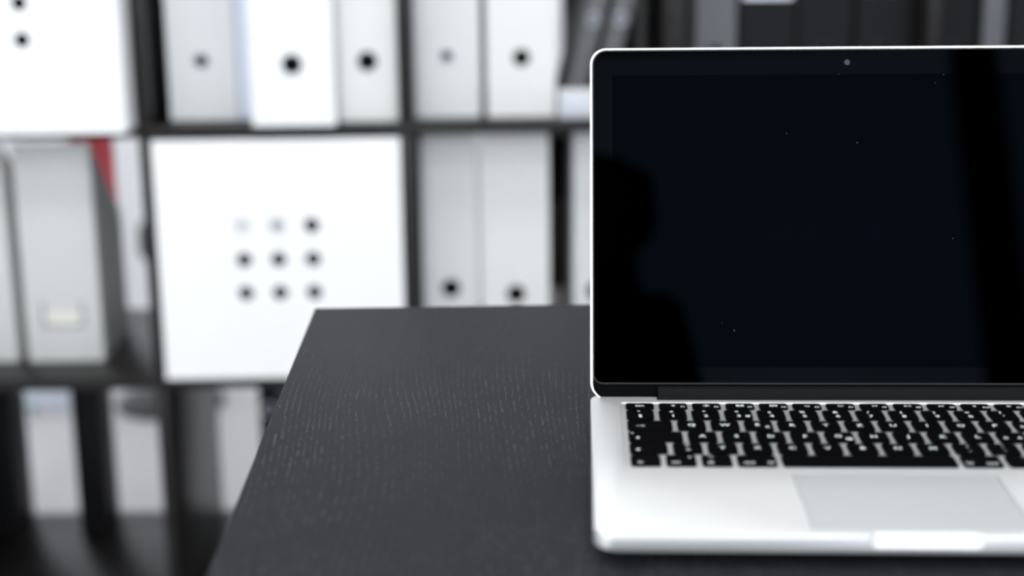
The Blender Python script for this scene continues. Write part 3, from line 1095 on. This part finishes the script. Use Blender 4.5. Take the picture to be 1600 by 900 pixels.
RIM = 1.45
GB = 8.6                                                  # bottom of the cover glass
gas_o = rrect(RIM, W - RIM, -1.0, LH - RIM, 9.0, 10)
prism('black_backing', gas_o, -0.02, 0.10, M['chin'], lid)
ring_plate('gasket', rrect(RIM + .05, W - RIM - .05, GB - .9, LH - RIM - .05, (6, 6, 8.6, 8.6), 10),
           rrect(RIM + .95, W - RIM - .95, GB, LH - RIM - .95, (5, 5, 7.8, 7.8), 10), 0.10, 0.55, M['gasket'], lid)
gl = prism('cover_glass', rrect(RIM + 1.0, W - RIM - 1.0, GB + .05, LH - RIM - 1.0, (5, 5, 7.7, 7.7), 10), 0.10, 0.45, M['bezel'], lid)
AX0, AY0 = 13.7, 17.92
box('display', AX0, W - AX0, AY0, AY0 + 179.1, 0.451, 0.47, M['display'], lid)
v, f = loft([[(157 + 1.75 * math.cos(a), AY0 + 179.1 + 7.3 + 1.75 * math.sin(a), z) for a in [2 * math.pi * k / 24 for k in range(24)]] for z in (0.451, 0.48)])
mesh_obj('webcam', v, f, M['lens'], lid)
# a few specks of dust on the glass
dv, df = [], []
for dpx, dpy, dr in ((1337, 223, .32), (1228, 209, .26), (1144, 517, .34), (1481, 371, .26), (1472, 115, .24), (1459, 128, .22), (1125, 505, .2), (1345, 597, .4), (1310, 115, .16)):
    cx_, cy_ = (dpx - 922) / 2.555, LH - (dpy - 75 + (dpx - 960) * .0115) / 2.55
    b0 = len(dv)
    for zz in (0.472, 0.50):
        dv += [(cx_ + dr * math.cos(2 * math.pi * k / 7), cy_ + dr * math.sin(2 * math.pi * k / 7), zz) for k in range(7)]
    df += [tuple(range(b0, b0 + 7)), tuple(range(b0 + 7, b0 + 14))] + [(b0 + k, b0 + (k + 1) % 7, b0 + 7 + (k + 1) % 7, b0 + 7 + k) for k in range(7)]
M['dust'] = plain('dust', (0.10, 0.10, 0.11), 0.9, spec=0.1)
mesh_obj('dust_specks', dv, df, M['dust'], lid)['kind'] = 'stuff'
# hinge cover between lid and base
n = 24
prof = []
for k in range(n):
    a = 2 * math.pi * k / n
    prof.append((211.6 + 5.4 * math.cos(a), 13.6 + 6.6 * math.sin(a)))
v = [(40.6, y, z) for y, z in prof] + [(273.4, y, z) for y, z in prof]
f = [tuple(range(n)), tuple(range(n, 2 * n))] + [(i, (i + 1) % n, n + (i + 1) % n, n + i) for i in range(n)]
smooth_by_angle(mesh_obj('hinge_cover', v, f, M['hinge'], lap), 40)

# ------------------------------------------------------------------ the photographer and the camera (only mirrored in the dark screen)
e = tag(empty('photo_camera'), 'black camera held by the photographer, mirrored in the laptop screen', 'camera')
e.matrix_world = cam.matrix_world.copy()


def barrel(name, prof, mat, parent, n=32):
    rings = [[(r * math.cos(2 * math.pi * k / n), r * math.sin(2 * math.pi * k / n), z) for k in range(n)] for r, z in prof]
    vs, fs = loft(rings, close=False)
    return smooth_by_angle(mesh_obj(name, vs, fs, mat, parent), 40)


barrel('lens_barrel', [(27, 8), (36, 8), (37, 12), (37, 60), (34, 78)], M['camera'], e)
box('body', -66, 66, -46, 40, 78, 118, M['camera'], e, 6)
box('grip', -70, -50, -44, 34, 62, 100, M['camera'], e, 6)
box('viewfinder', -20, 20, 40, 58, 80, 116, M['camera'], e, 6)

# standing person in dark clothes; joints in mm, radii in mm
J = [
    ('pelvis', (-70, -1010, 150), 135), ('waist', (-70, -1000, 290), 118), ('chest', (-66, -985, 430), 135), ('top', (-62, -975, 540), 95),
    ('neck', (-50, -962, 582), 50), ('jaw', (-38, -940, 622), 60), ('face', (-36, -938, 680), 76), ('brow', (-36, -945, 730), 78), ('crown', (-36, -955, 770), 58),
    ('nose', (-30, -855, 677), 11),
    ('shoulder_l', (-215, -1030, 520), 62), ('elbow_l', (-235, -930, 300), 46), ('wrist_l', (-176, -835, 285), 29), ('palm_l', (-160, -808, 292), 27),
    ('shoulder_r', (44, -930, 528), 60), ('elbow_r', (84, -900, 310), 46), ('wrist_r', (74, -832, 285), 29), ('palm_r', (62, -806, 292), 27),
    ('hip_l', (-150, -1015, 80), 92), ('knee_l', (-155, -1000, -290), 62), ('ankle_l', (-158, -1015, -650), 42), ('toe_l', (-165, -880, -690), 32),
    ('hip_r', (10, -1000, 80), 92), ('knee_r', (16, -985, -290), 62), ('ankle_r', (20, -1000, -650), 42), ('toe_r', (32, -865, -690), 32),
]
E_ = [('pelvis', 'waist'), ('waist', 'chest'), ('chest', 'top'), ('top', 'neck'), ('neck', 'jaw'), ('jaw', 'face'), ('face', 'brow'), ('brow', 'crown'), ('face', 'nose'),
      ('top', 'shoulder_l'), ('shoulder_l', 'elbow_l'), ('elbow_l', 'wrist_l'), ('wrist_l', 'palm_l'),
      ('top', 'shoulder_r'), ('shoulder_r', 'elbow_r'), ('elbow_r', 'wrist_r'), ('wrist_r', 'palm_r'),
      ('pelvis', 'hip_l'), ('hip_l', 'knee_l'), ('knee_l', 'ankle_l'), ('ankle_l', 'toe_l'),
      ('pelvis', 'hip_r'), ('hip_r', 'knee_r'), ('knee_r', 'ankle_r'), ('ankle_r', 'toe_r')]
for sd, sg in (('l', 1), ('r', -1)):
    p0 = dict((n_, c_) for n_, c_, r_ in J)['palm_' + sd]
    for k, (dz, ln) in enumerate(((28, 40), (14, 52), (0, 56), (-14, 52), (-27, 42))):
        prev = 'palm_' + sd
        for q in range(3):
            nm = 'f%s%d%d' % (sd, k, q)
            a = 0.5 + 0.55 * q
            c_ = dict((n_, c2) for n_, c2, r_ in J)[prev]
            J.append((nm, (c_[0] + sg * ln * 0.5 * math.cos(a) * .7, c_[1] + ln * 0.5 * (0.9 - .45 * q), c_[2] + (dz if q == 0 else dz * .1)), 9 - q))
            E_.append((prev, nm))
            prev = nm
ix = {n_: i for i, (n_, c_, r_) in enumerate(J)}
org = Vector((-70, -1000, FZ))
me = bpy.data.meshes.new('person')
me.from_pydata([tuple((Vector(c_) - org) * MM) for n_, c_, r_ in J], [(ix[a], ix[b]) for a, b in E_], [])
person = bpy.data.objects.new('person', me)
COL.objects.link(person)
person.location = org * MM
sk = person.modifiers.new('skin', 'SKIN')
sk.use_smooth_shade = True
for i, (n_, c_, r_) in enumerate(J):
    sv = me.skin_vertices[0].data[i]
    sv.radius = (r_ * MM, r_ * MM)
    sv.use_root = (n_ == 'pelvis')
sb = person.modifiers.new('sub', 'SUBSURF')
sb.levels = sb.render_levels = 2
bpy.context.view_layer.update()
bake(person)
me = person.data
me.materials.clear()
for mn in ('cloth', 'skin'):
    me.materials.append(M[mn])
for p_ in me.polygons:
    c_ = p_.center / MM + org
    p_.material_index = 1 if (c_.z > 575 or (c_.y > -815 and 200 < c_.z < 380)) else 0
    p_.use_smooth = True
tag(person, 'standing person in dark clothes holding a camera, mirrored in the laptop screen', 'person')
hv, hf = [], []
nr, ns = 9, 24
for i in range(nr):
    th = math.radians(8 + 96 * i / (nr - 1))
    for k in range(ns):
        ph = 2 * math.pi * k / ns
        dz_ = 92 * math.cos(th)
        yy = 98 * math.sin(th) * math.sin(ph)
        if math.sin(ph) > 0.2 and i > 4:                      # fringe stays above the face
            dz_ = 92 * math.cos(math.radians(8 + 96 * 4 / (nr - 1)))
            yy = 98 * math.sin(math.radians(8 + 96 * 4 / (nr - 1))) * math.sin(ph)
        hv.append((-36 - org.x + 88 * math.sin(th) * math.cos(ph), -952 - org.y + yy, 710 - org.z + dz_))
for i in range(nr - 1):
    for k in range(ns):
        hf.append((i * ns + k, i * ns + (k + 1) % ns, (i + 1) * ns + (k + 1) % ns, (i + 1) * ns + k))
hf.append(tuple(range(ns)))
mesh_obj('hair', hv, hf, M['hair'], person, smooth=True)
